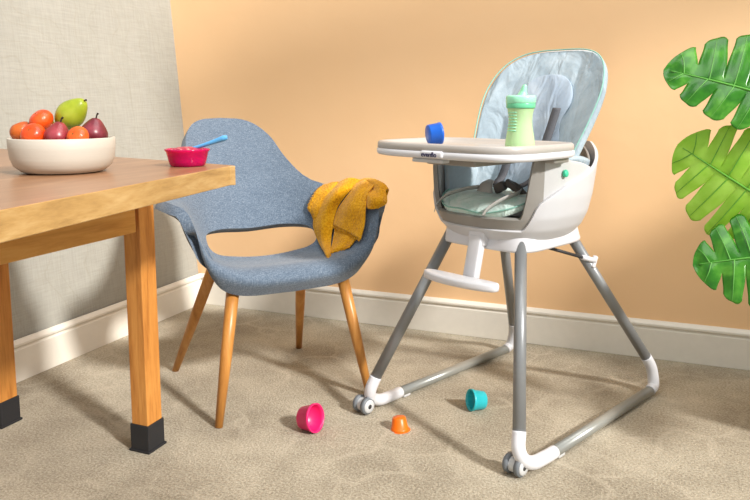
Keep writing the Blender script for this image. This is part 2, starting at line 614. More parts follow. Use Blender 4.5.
# ------------------------------------------------------------------ fruit bowl and fruit
BX, BY = -1.084, 1.066
BS = 0.86
prof = [(0.0, 0.002), (0.072, 0.0), (0.088, 0.004), (0.103, 0.016), (0.110, 0.034), (0.1125, 0.055), (0.113, 0.0765), (0.1115, 0.0785), (0.107, 0.0785), (0.1055, 0.076), (0.105, 0.05), (0.098, 0.026), (0.082, 0.013), (0.0, 0.010)]
bowl = MB().lathe([(a * BS, b * BS) for a, b in prof], 72).build('fruit_bowl', 'ceramic')
bowl.location = (BX, BY, TT)
tag(bowl, 'wide off-white ceramic bowl heaped with fruit on the table', 'bowl')
CR, CU = Vector((0.928, 0.3727, 0)), Vector((0, 0, 1))
CF_ = Vector((-0.3727, 0.928, 0))


def fpos(dx, dz, dd):
    """offset from the bowl's centre: right, up above table, away from camera"""
    return Vector((BX, BY, TT)) + CR * dx + CF_ * dd + CU * dz


def tangerine(mat, loc, r, tilt, label):
    o = MB()
    prof = []
    for k in range(25):
        a = -PI / 2 + PI * k / 24
        rr = r * math.cos(a) * 1.04
        z = r * 0.86 * math.sin(a)
        if k > 18: z -= 0.16 * r * ((k - 18) / 6) ** 2
        prof.append((max(rr, 0), z))
    f = o.lathe(prof, 32).build('tangerine', mat)
    f.location = loc; f.rotation_euler = tilt
    tag(f, label, 'tangerine', 'fruit in the bowl')
    c = MB()
    for k in range(5):
        a = 2 * PI * k / 5
        c.add([(0, 0, r * 0.72), (math.cos(a - .4) * .08 * r, math.sin(a - .4) * .08 * r, r * 0.715), (math.cos(a) * .2 * r, math.sin(a) * .2 * r, r * 0.73), (math.cos(a + .4) * .08 * r, math.sin(a + .4) * .08 * r, r * 0.715)], [[0, 1, 2, 3]])
    c.lathe([(0, r * .69), (0.05 * r, r * .69), (0.05 * r, r * .76), (0, r * .77)], 8)
    c.build('calyx', 'calyx', f, smooth=False)
    return f


def pear(name, mat, loc, r, ln, tilt, label, stem=0.012, neck=0.55, cat='pear'):
    prof = []
    for k in range(33):
        a = -PI / 2 + PI * k / 32
        s = math.sin(a)
        rr = r * math.cos(a) * (1 - (1 - neck) * sstep(-0.2, 1.0, s))
        z = s * ln / 2
        if s > 0.93: z -= 0.25 * (s - 0.93) * ln
        prof.append((max(rr, 0), z))
    f = MB().lathe(prof, 36).build(name, mat)
    f.location = loc; f.rotation_euler = tilt
    tag(f, label, cat, 'fruit in the bowl')
    zt = prof[-1][1]
    MB().tube([(0, 0, zt - 0.003), (0.0005, 0, zt + stem * .5), (0.002, 0.001, zt + stem)], [0.0016, 0.0014, 0.0022], 8).build('stem', 'stem', f)
    return f


pear('green_pear', 'green_pear', fpos(0.011, 0.1135, 0.024), 0.0275, 0.080, (math.radians(10), math.radians(50), math.radians(18)), 'yellow-green pear lying on top of the heaped fruit', 0.005, 0.74)
pear('red_pear', 'red_pear', fpos(0.008, 0.073, -0.038), 0.0245, 0.054, (math.radians(-8), math.radians(12), 0), 'maroon red pear with a stem in the middle of the fruit bowl', 0.010, 0.70)
pear('red_pear', 'red_pear_dark', fpos(0.0605, 0.0775, 0.004), 0.0270, 0.058, (math.radians(-5), math.radians(10), 0), 'dark plum red pear at the right side of the fruit bowl', 0.010, 0.66)
tangerine('tangerine', fpos(-0.038, 0.1005, -0.002), 0.0225, (0.5, -0.5, 0.3), 'glossy red-orange tangerine, topmost of the tangerines, left of the green pear')
tangerine('tangerine', fpos(-0.035, 0.0745, -0.045), 0.0220, (0.9, 0.3, 0), 'red-orange tangerine at the bowl front left of the maroon pear')
tangerine('tangerine_shaded', fpos(-0.0765, 0.0800, -0.003), 0.0215, (0.2, -0.3, 0), 'shaded brownish orange tangerine at the left end of the bowl')
tangerine('tangerine_pale', fpos(0.0500, 0.0700, -0.048), 0.0205, (1.1, 0.1, 0), 'small orange tangerine at the bowl front right beside the maroon pear')
pear('green_pear', 'green_pear', fpos(-0.052, 0.088, 0.040), 0.020, 0.045, (math.radians(70), math.radians(25), 0), 'dull green fruit barely showing behind the two left tangerines', 0.005, 0.8)

# ------------------------------------------------------------------ pink snack bowl, puree and spoon
SX, SY = -0.945, 1.272
snack = MB().lathe([(0, 0.0), (0.033, 0.0), (0.037, 0.002), (0.040, 0.012), (0.0445, 0.031), (0.0475, 0.0335), (0.048, 0.0365), (0.0455, 0.0370), (0.0425, 0.0345), (0.038, 0.013), (0.034, 0.004), (0, 0.0035)], 56).build('snack_bowl', 'pink_clear')
snack.location = (SX, SY, TT)
tag(snack, 'small translucent hot pink bowl near the table corner', 'bowl')
pr = []
pu = MB().lathe([(0, 0.0042), (0.032, 0.0046), (0.0372, 0.012), (0.0405, 0.026), (0.039, 0.0315), (0.032, 0.0375), (0.018, 0.0405), (0, 0.0415)], 48).build('berry_puree', 'puree')
pu.location = (SX, SY, TT)
tag(pu, 'lumpy berry red puree filling the pink bowl', 'food')
sp = empty('baby_spoon', (SX + 0.002, SY, TT + 0.038), label='sky blue plastic baby spoon resting in the pink bowl', cat='spoon')
hd = CR * 1.0 - CF_ * 0.10
MB().tube([Vector((0, 0, -0.003)), hd * 0.03 + CU * 0.0055, hd * 0.055 + CU * 0.0135, hd * 0.078 + CU * 0.0215, hd * 0.086 + CU * 0.0240], [0.0040, 0.0050, 0.0062, 0.0082, 0.0060], 14, flat=(0.8, 1.1)).build('handle', 'spoon', sp)
mx = Matrix.Translation(hd * -0.010 + CU * -0.0035) @ Matrix.Rotation(math.atan2(hd.y, hd.x), 4, 'Z')
MB().lathe([(0, -0.004), (0.006, -0.0035), (0.010, 0.0), (0.0095, 0.0006), (0.0055, -0.002), (0, -0.0025)], 24, mx, 1.35, 0.9).build('bowl_tip', 'spoon', sp)

# ------------------------------------------------------------------ blue upholstered armchair
chair = empty('armchair', (-1.089, 1.865, 0), math.radians(52.12), 'blue-grey upholstered armchair with an open back on wooden legs', 'chair')
S = [  # right half of each cross section, centre to edge, from the front lip to the top of the back
    [(0, -.170, .352), (.08, -.170, .352), (.155, -.165, .358), (.20, -.160, .372), (.225, -.155, .392), (.240, -.150, .415)],
    [(0, -.205, .395), (.09, -.204, .396), (.175, -.195, .408), (.228, -.185, .428), (.252, -.180, .452), (.268, -.172, .480)],
    [(0, -.165, .428), (.09, -.165, .429), (.175, -.168, .438), (.238, -.175, .468), (.264, -.178, .510), (.280, -.172, .550)],
    [(0, -.060, .418), (.09, -.060, .421), (.175, -.070, .436), (.240, -.110, .490), (.268, -.135, .555), (.298, -.140, .605)],
    [(0, .045, .416), (.09, .042, .422), (.175, .020, .442), (.238, -.030, .515), (.275, -.065, .598), (.338, -.085, .622)],
    [(0, .150, .455), (.09, .138, .468), (.165, .110, .492), (.225, .055, .545), (.268, .015, .603), (.335, -.015, .622)],
    [(0, .215, .540), (.08, .203, .548), (.145, .175, .562), (.195, .135, .580), (.232, .100, .598), (.275, .068, .612)],
    [(0, .270, .620), (.065, .264, .624), (.118, .245, .630), (.155, .220, .632), (.182, .196, .634), (.206, .172, .636)],
    [(0, .343, .700), (.058, .338, .700), (.103, .324, .700), (.135, .306, .700), (.155, .291, .700), (.172, .277, .700)],
    [(0, .410, .775), (.047, .406, .775), (.088, .394, .773), (.120, .379, .770), (.141, .366, .767), (.157, .355, .765)],
    [(0, .460, .835), (.040, .457, .834), (.075, .447, .830), (.104, .433, .822), (.125, .419, .813), (.140, .408, .804)],
]
full = [[(-x, y, z) for x, y, z in r[:0:-1]] + r for r in S]


def shell_pt(u, v):
    """u,v in -1..1"""
    return patch(full, (u + 1) * 5, (v + 1) / 2 * (len(full) - 1))


def hole(a):
    c, sn = math.cos(a), math.sin(a)
    u = 0.42 * math.copysign(abs(c) ** 0.62, c)
    q = math.copysign(abs(sn) ** 0.62, sn)
    v = -0.078 + 0.118 * q
    v += 0.035 * (1 - (u / 0.42) ** 2) if q > 0 else 0.0
    return u, v


NA, NR = 144, 26
G = []
for i in range(NR + 1):
    f = i / NR
    row = []
    for k in range(NA):
        a = 2 * PI * k / NA
        hu, hv = hole(a)
        n = 5.0
        c, s_ = math.cos(a), math.sin(a)
        # outer superellipse hit along direction from the hole centre
        ou = math.copysign(abs(c) ** (2 / n), c); ov = math.copysign(abs(s_) ** (2 / n), s_)
        row.append(shell_pt(hu + (ou - hu) * f, hv + (ov - hv) * f))
    G.append(row)
sh = MB().grid(G, closev=True).build('shell', 'wool', chair, solid=0.028, off=-1, bevel=0.011, bseg=4, edgesplit=50)
sh.modifiers['solid'].use_even_offset = True
for sx in (-1, 1):
    for (a, b) in (((sx * .168, -.135, .385), (sx * .233, -.172 if sx < 0 else -.196, 0)), ((sx * .145, .100, .40), (sx * .225, .312, 0))):
        a, b = Vector(a), Vector(b)
        MB().tube([a, a.lerp(b, .5), b], [0.0185, 0.0165, 0.011], 20, smooth=False).build('leg', 'chair_leg_wood', chair)
MB().box((0, -0.015, 0.378), (0.30, 0.25, 0.02), r=0.006).build('seat_base', 'dark', chair)

# mustard cloth over the right arm; points are in the chair's own frame
cloth = empty('tea_towel', (-1.089, 1.865, 0), math.radians(52.12), 'mustard yellow woven cloth with frayed edges draped over the chair arm', 'cloth')


def ribbon(name, ctrl, parent, nu=40, nv=44, fold=0.0, nf=3, thick=0.004):
    G = []
    cu, cv = len(ctrl[0]) - 1, len(ctrl) - 1
    for i in range(nv + 1):
        row = []
        for j in range(nu + 1):
            u, v = j / nu, i / nv
            p = patch(ctrl, u * cu, v * cv)
            pu_ = patch(ctrl, min(u + .01, 1) * cu, v * cv) - patch(ctrl, max(u - .01, 0) * cu, v * cv)
            pv_ = patch(ctrl, u * cu, min(v + .01, 1) * cv) - patch(ctrl, u * cu, max(v - .01, 0) * cv)
            nn = pu_.cross(pv_)
            if nn.length > 0: nn.normalize()
            p = p + nn * fold * math.sin(u * PI * 2 * nf + v * 1.5) * (0.4 + 0.6 * v)
            row.append(p)
        G.append(row)
    mb = MB().grid(G)
    return mb, G


# folds of the cloth, control points in the chair's frame
RIB = {
    'A': [[(0.2549, 0.1442, 0.5607), (0.2784, 0.1173, 0.5686), (0.3032, 0.0866, 0.5735)], [(0.2389, 0.1222, 0.6127), (0.2624, 0.0953, 0.6206), (0.2872, 0.0646, 0.6255)], [(0.2249, 0.1142, 0.6107), (0.2484, 0.0873, 0.6186), (0.2732, 0.0566, 0.6235)], [(0.1994, 0.1073, 0.5897), (0.2225, 0.0725, 0.592), (0.2511, 0.0286, 0.5981)], [(0.1771, 0.107, 0.5514), (0.1951, 0.0691, 0.545), (0.2248, 0.0345, 0.5504)], [(0.1778, 0.0936, 0.5266), (0.1852, 0.0642, 0.5136), (0.2014, 0.0244, 0.5016)]],
    'B': [[(0.2958, 0.1102, 0.5656), (0.3179, 0.0673, 0.5849), (0.3497, 0.0309, 0.5833)], [(0.2698, 0.0882, 0.6176), (0.2919, 0.0453, 0.6369), (0.3237, 0.0089, 0.6353)], [(0.2558, 0.0802, 0.6156), (0.2779, 0.0373, 0.6349), (0.3097, 0.0009, 0.6333)], [(0.2225, 0.0652, 0.5895), (0.2341, 0.0165, 0.6037), (0.2688, -0.0068, 0.6073)], [(0.1905, 0.0748, 0.538), (0.2055, 0.0245, 0.5531), (0.2332, 0.0085, 0.5563)], [(0.1731, 0.0693, 0.4942), (0.184, 0.018, 0.5007), (0.2077, -0.0055, 0.4989)], [(0.1684, 0.0233, 0.4496), (0.1689, -0.0189, 0.4533), (0.1866, -0.0326, 0.4539)], [(0.1372, -0.0898, 0.4312), (0.1242, -0.1363, 0.432), (0.1462, -0.1124, 0.4344)]],
    'C': [[(0.3452, 0.0238, 0.5803), (0.3643, -0.0015, 0.588), (0.3664, -0.0615, 0.584)], [(0.3142, 0.0118, 0.6323), (0.3333, -0.0135, 0.64), (0.3354, -0.0735, 0.636)], [(0.3002, 0.0038, 0.6303), (0.3193, -0.0215, 0.638), (0.3214, -0.0815, 0.634)], [(0.2633, -0.017, 0.6054), (0.2734, -0.0708, 0.6168), (0.2758, -0.1106, 0.6052)], [(0.2332, 0.0015, 0.5571), (0.2374, -0.0844, 0.5737), (0.2552, -0.1345, 0.5662)], [(0.2179, 0.0, 0.5263), (0.2233, -0.0842, 0.5279), (0.244, -0.148, 0.5229)], [(0.2069, -0.0073, 0.5025), (0.2124, -0.0847, 0.4946), (0.2233, -0.16, 0.4777)]],
    'D': [[(0.2201, -0.0023, 0.5103), (0.2258, -0.0661, 0.5), (0.234, -0.1284, 0.4901)], [(0.1936, -0.0327, 0.4596), (0.1975, -0.0928, 0.4629), (0.2152, -0.1309, 0.4675)], [(0.1576, -0.083, 0.4341), (0.1795, -0.1007, 0.4443), (0.2012, -0.1375, 0.4577)]],
    'E': [[(0.2924, 0.0395, 0.5952), (0.3243, -0.0098, 0.6111), (0.3202, -0.1048, 0.6043), (0.3234, -0.1355, 0.5886)], [(0.3024, 0.0375, 0.6272), (0.3343, -0.0118, 0.6431), (0.3302, -0.1068, 0.6363), (0.3334, -0.1375, 0.6206)], [(0.2884, 0.0295, 0.6252), (0.3203, -0.0198, 0.6411), (0.3162, -0.1148, 0.6343), (0.3194, -0.1455, 0.6186)], [(0.287, 0.0065, 0.6178), (0.3134, -0.0448, 0.6213), (0.299, -0.1439, 0.6135), (0.3121, -0.1637, 0.5995)], [(0.2783, -0.0685, 0.6068), (0.2723, -0.1354, 0.602), (0.282, -0.1727, 0.5934), (0.3026, -0.1736, 0.583)], [(0.2607, -0.1186, 0.5731), (0.2603, -0.1439, 0.567), (0.266, -0.1582, 0.5684), (0.2777, -0.1682, 0.5719)]],
}

cm, fm = MB(), MB()
rndc = random.Random(4)
for key, fold, nf in (('D', .0015, 1.5), ('A', .002, 1.2), ('E', .0015, 1), ('C', .0022, 1.6), ('B', .0018, 1.2)):
    mb, G = ribbon('fold', RIB[key], cloth, 34, 46, fold, nf)
    cm.add(mb.V, mb.F)
    if key == 'E': continue
    edge, prev = G[-1], G[-3]
    pts = list(zip(edge, prev))
    for k in range(0, len(pts) - 1, 1):
        for h in (0,):
            e = pts[k][0].lerp(pts[k + 1][0], h); pv = pts[k][1].lerp(pts[k + 1][1], h)
            d = (e - pv).normalized()
            ln_ = rndc.uniform(.007, .012)
            j_ = Vector((rndc.uniform(-1, 1), rndc.uniform(-1, 1), rndc.uniform(-1, 1))) * .0018
            fm.tube([e - d * .002, e + d * ln_ * .5 + j_ * .5, e + d * ln_ + j_ + Vector((0, 0, -.001))], [.0017, .0014, .0009], 5)
    if key == 'A':
        for r_i in range(16, len(G) - 1):
            for h in (0, .5):
                e = G[r_i][0].lerp(G[r_i + 1][0], h); d = (G[r_i][0] - G[r_i][2]).normalized()
                fm.tube([e - d * .002, e + d * rndc.uniform(.006, .010) + Vector((0, 0, rndc.uniform(-.003, .001)))], [.0017, .0010], 5, smooth=False)
cb = cm.build('woven_cloth', 'mustard', cloth, solid=.0045, off=0)
tag(fm.build('fringe', 'mustard', cb), kind='stuff')

# ------------------------------------------------------------------ stacking cups on the carpet and tray
def cup_profile(r1, r2, h, w=0.0018):
    # r1 base, r2 mouth, with a ridge under the rim
    return [(0, 0), (r1 * .93, 0), (r1, 0.002), (r1 + (r2 - r1) * .7, h * .80), (r2 * 1.0, h * .82), (r2 * 1.02, h * .99), (r2 * 1.0, h),
            (r2 - w * 1.6, h), (r2 - w * 2.2, h * .8), (r1 - w, w * 1.5), (0, w * 1.5)]


def cup(name, mat, loc, axis, r1, r2, h, label, group='stacking cups scattered on the carpet'):
    q = Vector(axis).normalized().to_track_quat('Z', 'Y')
    o = MB().lathe(cup_profile(r1, r2, h), 48).build(name, mat)
    o.rotation_mode = 'QUATERNION'; o.rotation_quaternion = q
    o.location = loc
    tag(o, label, 'toy cup', group)
    return o


def lay(x, y, mdir, r1, r2, h, roll=0.0):
    """lying cup: base centre location and axis so it rests on its rim and base edge"""
    sl = math.atan2(r2 * 1.02 - r1, h)
    m = Vector((mdir[0], mdir[1], 0)).normalized()
    ax = m * math.cos(sl) + Vector((0, 0, 1)) * math.sin(sl)
    zc = r1 * math.cos(sl)
    return Vector((x, y, zc)) - ax * 0 , ax


loc, ax = lay(-0.868, 1.640, CR * 0.86 - CF_ * 0.50, 0.030, 0.0385, 0.046)
cup('stacking_cup', 'cup_pink', (loc.x - 0.012, loc.y + .018, loc.z), ax, 0.030, 0.0385, 0.046, 'hot pink toy cup lying on its side on the carpet')
loc, ax = lay(-0.47, 1.95, -CR * 0.95 - CF_ * 0.30, 0.0255, 0.031, 0.044)
cup('stacking_cup', 'cup_teal', (loc.x + 0.022, loc.y + 0.018, loc.z), ax, 0.0255, 0.031, 0.044, 'turquoise toy cup lying on its side between the high chair rails')
cup('stacking_cup', 'cup_orange', (-0.632, 1.750, 0.034), (0.10, -0.05, -1), 0.0185, 0.0245, 0.036, 'small orange toy cup standing upside down on the carpet')
MB().lathe([(0.0225, 0.0345), (0.0285, 0.0350), (0.0290, 0.0360), (0.0225, 0.0362)], 40).build('brim', 'cup_orange', bpy.data.objects['stacking_cup.002'])

# ------------------------------------------------------------------ high chair (own frame: x right, -y front)
HO, HR = Vector((-0.388, 2.007, 0)), math.radians(-23.36)
hc = empty('high_chair', HO, HR, 'pale grey and white high chair with a tray and padded seat', 'high chair')
for sx in (-1, 1):
    # front leg
    a, b = Vector((sx * .113, -.120, .535)), Vector((sx * .245, -.305, .100))
    fl = MB().tube([a, b], 0.0158, 24, smooth=False).build('leg', 'leg_metal', hc)
    e = b + (a - b).normalized() * 0.008
    MB().tube([e, b + Vector((sx * .006, -.010, -.03)), (sx * .259, -.305, .042), (sx * .262, -.268, .022), (sx * .264, -.215, .018), (sx * .265, -.176, .018)],
              [0.0170, 0.0170, 0.0172, 0.0172, 0.0165, 0.0160], 24).build('front_foot', 'white_plastic', fl)
    # rear leg
    a, b = Vector((sx * .113, .115, .525)), Vector((sx * .243, .383, .112))
    rl = MB().tube([a, b], 0.0155, 24, smooth=False).build('leg', 'leg_metal', hc)
    e = b + (a - b).normalized() * 0.006
    MB().tube([e, b + Vector((sx * .007, .013, -.024)), (sx * .256, .402, .058), (sx * .262, .396, .028), (sx * .263, .372, .018)],
              [0.0168, 0.0168, 0.0168, 0.0168, 0.0160], 24).build('rear_elbow', 'shell_plastic', rl)
    # floor rail
    MB().tube([(sx * .265, -.18, .018), (sx * .263, .375, .018)], 0.0145, 24, smooth=False).build('floor_rail', 'rail_metal', hc)
    # small rubber pad under the rail and clip beside the foot
    MB().box((sx * .265, -.155, .006), (.022, .03, .012), r=.003, seg=2).build('floor_pad', 'hub', hc)
    # twin wheel
    wc = Vector((sx * .253 - .012, -.330 if sx < 0 else -.312, .026))
    rx = Matrix.Translation(wc) @ Matrix.Rotation(PI / 2, 4, 'Y')
    wh = MB().lathe([(0, -.024), (.017, -.024), (.0225, -.022), (.0245, -.020), (.0245, -.010), (.020, -.009), (.0165, -.008), (.0165, .008), (.020, .009), (.0245, .010), (.0245, .020), (.0225, .022), (.017, .024), (0, .024)], 40, rx).build('wheel', 'tyre', hc)
    MB().lathe([(.0065, -.0265), (.0175, -.0265), (.019, -.024), (.019, .024), (.0175, .0265), (.0065, .0265), (.0065, .02), (.0065, -.02)][:6], 36, rx).build('hub', 'hub', wh)
    MB().lathe([(0, -.0272), (.0065, -.0272), (.0065, .0272), (0, .0272)], 20, rx).build('axle', 'dark', wh)
    for k in (0, 1):
        pass

# strut from the base to the rear right leg
st = MB().tube([(.10, .0, .495), (.160, .175, .437)], 0.0045, 12, smooth=False).build('strut', 'dark', hc)
MB().tube([(.147, .140, .449), (.163, .186, .434)], 0.0075, 14, smooth=False).build('strut_clip', 'white_plastic', st)
MB().box((0, 0, 0), (.012, .014, .036), mx=Matrix.Translation((.160, .188, .430)) @ Matrix.Rotation(-.5, 4, 'X'), r=.003).build('strut_clip', 'white_plastic', st)
st = MB().tube([(-.10, .0, .495), (-.160, .175, .437)], 0.0045, 12, smooth=False).build('strut', 'dark', hc)

# base skirt
def sel(th, ax_, fy, ry, n=3.2):
    """superellipse point, th=0 front (-y), PI/2 = +x"""
    s_, c_ = math.sin(th), math.cos(th)
    x = math.copysign(abs(s_) ** (2 / n), s_) * ax_
    y = -math.copysign(abs(c_) ** (2 / n), c_)
    return x, (y * fy if y < 0 else y * ry)


NTH = 96
def loft(rows, n=3.2):
    return [[Vector((*sel(2 * PI * k / NTH, a, f, r, n), z)) for k in range(NTH)] for z, a, f, r in rows]


sk = MB()
sk.grid(loft([(.585, .135, .140, .150), (.560, .142, .148, .158), (.530, .147, .154, .166), (.505, .152, .160, .174), (.499, .151, .159, .173), (.499, .144, .152, .165), (.520, .135, .145, .155), (.550, .10, .10, .10)], 5.0), closev=True)
sk.build('base', 'white_plastic', hc)

# tub shell
zs = [.505, .515, .53, .555, .59, .64, .70, .76, .80]
aa = [.105, .135, .158, .180, .196, .205, .208, .208, .208]
ff = [.105, .140, .165, .188, .203, .212, .215, .215, .215]
rr = [.105, .140, .160, .172, .184, .198, .216, .236, .248]


def tub_pt(th, z, d=0.0):
    a = np.interp(z, zs, aa) - d; f_ = np.interp(z, zs, ff) - d; r_ = np.interp(z, zs, rr) - d
    x, y = sel(th, a, f_, r_, 2.7)
    return Vector((x, y, z))


def tub_rim(th):
    d = abs((math.degrees(th) + 180) % 360 - 180)
    return .556 + .064 * sstep(42, 57, d) + .155 * min(max((d - 52) / 98, 0), 1) ** 0.9


def bandsurf(z0f, z1f, d, th0=0, th1=2 * PI, nz=22, nt=120, close=True):
    G = []
    for i in range(nz + 1):
        row = []
        for k in range(nt if close else nt + 1):
            th = th0 + (th1 - th0) * k / nt
            a, b = z0f(th), z1f(th)
            row.append(tub_pt(th, a + (b - a) * i / nz, d))
        G.append(row)
    return G


MB().grid(bandsurf(lambda t: .505, tub_rim, 0), closev=True).build('shell', 'shell_plastic', hc, solid=0.009, off=-1, bevel=0.003)
bm_ = MB(); bm_.lathe([(0, .506), (.06, .506), (.112, .507)], 48); bm_.build('shell_floor', 'shell_plastic', hc)
# warm grey front frame with the two posts that carry the tray
R_ = math.radians


def frame_rim(th):
    d = abs((math.degrees(th) + 180) % 360 - 180)
    return .590 + .170 * sstep(40, 53, d)


MB().grid(bandsurf(lambda t: .56, frame_rim, 0.012, -R_(60), R_(60), 20, 90, False)).build('front_frame', 'grey_plastic', hc, solid=0.012, off=0, bevel=0.004)


def side_rim(th):
    d = abs((math.degrees(th) + 180) % 360 - 180)
    return .745 + .0 * d


for sx in (-1, 1):
    MB().grid(bandsurf(lambda t: .58, lambda t: .755 - .045 * sstep(62, 120, abs(math.degrees(t))), 0.016, sx * R_(57), sx * R_(128), 14, 30, False)).build('side_panel', 'liner_plastic', hc, solid=0.014, off=0, bevel=0.004)
    p = tub_pt(sx * R_(80), .706, 0.002)
    MB().lathe([(0, -.006), (.009, -.006), (.010, 0), (.008, .003), (0, .0035)], 24, frame(p, None, None, (sx, .1, 0.1))).build('recline_button', 'mint', hc)
# back inside wall of the tub
MB().grid(bandsurf(lambda t: .58, lambda t: tub_rim(t) - .012, 0.022, R_(120), R_(240), 14, 50, False)).build('back_liner', 'grey_plastic', hc, solid=0.008, off=0, bevel=0.003)
MB().grid(bandsurf(lambda t: .575, lambda t: .590, 0.02, 0, 2 * PI, 2, 96, True)).build('seat_ring', 'grey_plastic', hc, solid=0.01, off=0)

# footrest
fr = MB()
fr.tube([(0, -.185, .565), (0, -.192, .535), (0, -.205, .49), (0, -.215, .438)], 0.017, 20, flat=(0.75, 1.15))
ft = MB().box((0, 0, 0), (.052, .030, .045), r=.006, mx=Matrix.Translation((0.01, -.164, .530))).build('footrest_bracket', 'white_plastic', hc)
stem = MB()
stem.box((0, 0, 0), (.042, .026, .118), r=.006, mx=Matrix.Translation((0.01, -.182, .478)) @ Matrix.Rotation(R_(-14), 4, 'X')).build('footrest_stem', 'white_plastic', hc)
# foot plate: rounded bar
fp = []
for z, inset in ((.410, .006), (.412, .001), (.418, 0), (.426, 0), (.431, .002), (.432, .008)):
    row = []
    for k in range(80):
        th = 2 * PI * k / 80
        x, y = sel(th, .122 - inset, .026 - inset, .028 - inset, 2.6)
        y = y + .012 * (x / .122) ** 2 - .242
        row.append(Vector((x, y, z)))
    fp.append(row)
mb = MB().grid(fp, closev=True)
mb.F.append(list(range(80))); mb.F.append([5 * 80 + k for k in range(80)])
mb.build('foot_plate', 'white_plastic', hc)

# tray
def tray_pt(th, ins, z):
    x, y = sel(th, .241 - ins, .185 - ins, .150 - ins, 5.0)
    y = y - .160
    z += .009
    x -= .009
    y -= 0.008 * (1 - (x / .226) ** 2) if y < -.2 else 0
    return Vector((x, y, z))


def trayloft(rows):
    return [[tray_pt(2 * PI * k / 120, i_, z) for k in range(120)] for i_, z in rows]


tr = MB().grid(trayloft([(.05, .738), (.012, .738), (.003, .740), (0, .745), (0, .756), (.004, .7575), (.02, .758), (.05, .750)]), closev=True)
tr.F.append(list(range(120))); tr.F.append([7 * 120 + k for k in range(120)])
tray = tr.build('tray', 'white_plastic', hc)
ti = MB().grid(trayloft([(.03, .755), (.003, .757), (.001, .760), (.002, .772), (.006, .776), (.013, .776), (.019, .771), (.026, .763), (.06, .762)]), closev=True)
ti.F.append(list(range(120))); ti.F.append([8 * 120 + k for k in range(120)])
ins = ti.build('tray_insert', 'tray_grey', tray)
ins['label'] = 'warm grey raised-rim tray insert'
# underside slide and latch
MB().box((0, -.19, .737), (.16, .18, .02), r=.006).build('tray_slide', 'grey_plastic', tray)
MB().box((-.02, -.330, .742), (.10, .03, .010), r=.003).build('tray_latch', 'liner_plastic', tray)
for sx in (-1, 1):
    MB().box((sx * .203, -.105, .744), (.03, .07, .016), r=.004).build('tray_mount', 'grey_plastic', tray)
# name plate
lp = MB().box((0.003, -.352, .759), (.072, .012, .018), r=.0055).build('name_plate', 'white_plastic', tray)
tx = bpy.data.curves.new('t', 'FONT'); tx.body = 'evenflo'; tx.size = .017; tx.extrude = .0006; tx.align_x = 'CENTER'; tx.align_y = 'CENTER'; tx.offset = 0.0003
to = bpy.data.objects.new('t', tx); C.objects.link(to)
bpy.context.view_layer.update()
tm = bpy.data.meshes.new_from_object(to.evaluated_get(bpy.context.evaluated_depsgraph_get()))
bpy.data.objects.remove(to)
tm.transform(Matrix.Translation((-.002, -.3585, .7585)) @ Matrix.Rotation(PI / 2, 4, 'X'))
tm.materials.clear(); tm.materials.append(M['logo_ink'])
lo = bpy.data.objects.new('logo_lettering', tm); C.objects.link(lo); lo.parent = lp

# padded backrest
def back_center(v):
    """v 0 bottom .. 1 top -> y, z"""
    y = .045 + .195 * v
    z = .615 + .428 * v
    return y, z


def back_pt(u, v, off=0.0):
    """u -1..1, v 0..1 ; wings curve forward"""
    y, z = back_center(v)
    w = .150 + .045 * sstep(0, .75, v)
    x = u * w
    wing = (abs(u) ** 2.2) * (.085 - .045 * v)
    return Vector((x, y - wing - off, z))


def back_outline(a, k=1.0):
    c, s_ = math.cos(a), math.sin(a)
    n = 3.4 if s_ > 0 else 7
    return (math.copysign(abs(c) ** (2 / n), c) * k, 0.5 + 0.5 * math.copysign(abs(s_) ** (2 / n), s_) * k)


G = []
for i in range(25):
    f = i / 24
    row = []
    for k in range(96):
        u, v = back_outline(2 * PI * k / 96)
        uu, vv = u * f, .5 + (v - .5) * f
        crease = .006 * math.exp(-((uu - .45) / .05) ** 2) * sstep(.2, 1, vv)
        row.append(back_pt(uu, vv, .012 * (1 - f ** 4) - crease))
    G.append(row)
bp = MB().grid(G, closev=True).build('backrest_pad', 'pad', hc, solid=0.022, off=-1, bevel=0.008, weld=1e-5)
edge = [back_pt(*back_outline(2 * PI * k / 96, 1.005), .003) for k in range(97)]
MB().tube(edge, 0.0020, 10, smooth=False, caps=False).build('piping', 'piping', bp)
# hard shell behind the backrest pad
G = []
for i in range(13):
    f = i / 12
    G.append([back_pt(u * f * .97, .5 + (v - .5) * f * .98, -.024) for u, v in [back_outline(2 * PI * k / 96) for k in range(96)]])
MB().grid(G, closev=True).build('backrest_shell', 'shell_plastic', hc, solid=0.012, off=1, bevel=0.004, weld=1e-5)
# inner head and body insert
G = []
for i in range(19):
    f = i / 18
    row = []
    for k in range(96):
        a = 2 * PI * k / 96
        c, s_ = math.cos(a), math.sin(a)
        yy = .40 + .43 * math.copysign(abs(s_) ** .75, s_)
        w = .56 - .16 * math.exp(-((yy - .50) / .10) ** 2)
        xx = w * math.copysign(abs(c) ** .75, c)
        u, v = xx * f, .42 + (yy - .42) * f
        row.append(back_pt(u, v, .014 + .016 * (1 - f ** 3) + .004 * math.sin(9 * v + 3 * u)))
    G.append(row)
MB().grid(G, closev=True).build('head_insert', 'pad_insert', hc, solid=0.010, off=-1, bevel=0.004, weld=1e-5)

# seat cushion
G = []
for i in range(17):
    f = i / 16
    row = []
    for k in range(96):
        x, y = sel(2 * PI * k / 96, .150, .178, .135, 3.4)
        x *= f; y *= f
        z = .614 + .026 * (1 - f ** 4) + .026 * abs(x / .15) ** 3 - .012 * sstep(-.10, -.17, y) - .003 * math.sin(x * 45)
        row.append(Vector((x, y - .015, z)))
    G.append(row)
sc_ = MB().grid(G, closev=True).build('seat_cushion', 'seat_fabric', hc, solid=0.024, off=-1, bevel=0.008, weld=1e-5)
MB().tube(G[-1] + [G[-1][0]], 0.0020, 10, smooth=False, caps=False).build('piping', 'piping', sc_)
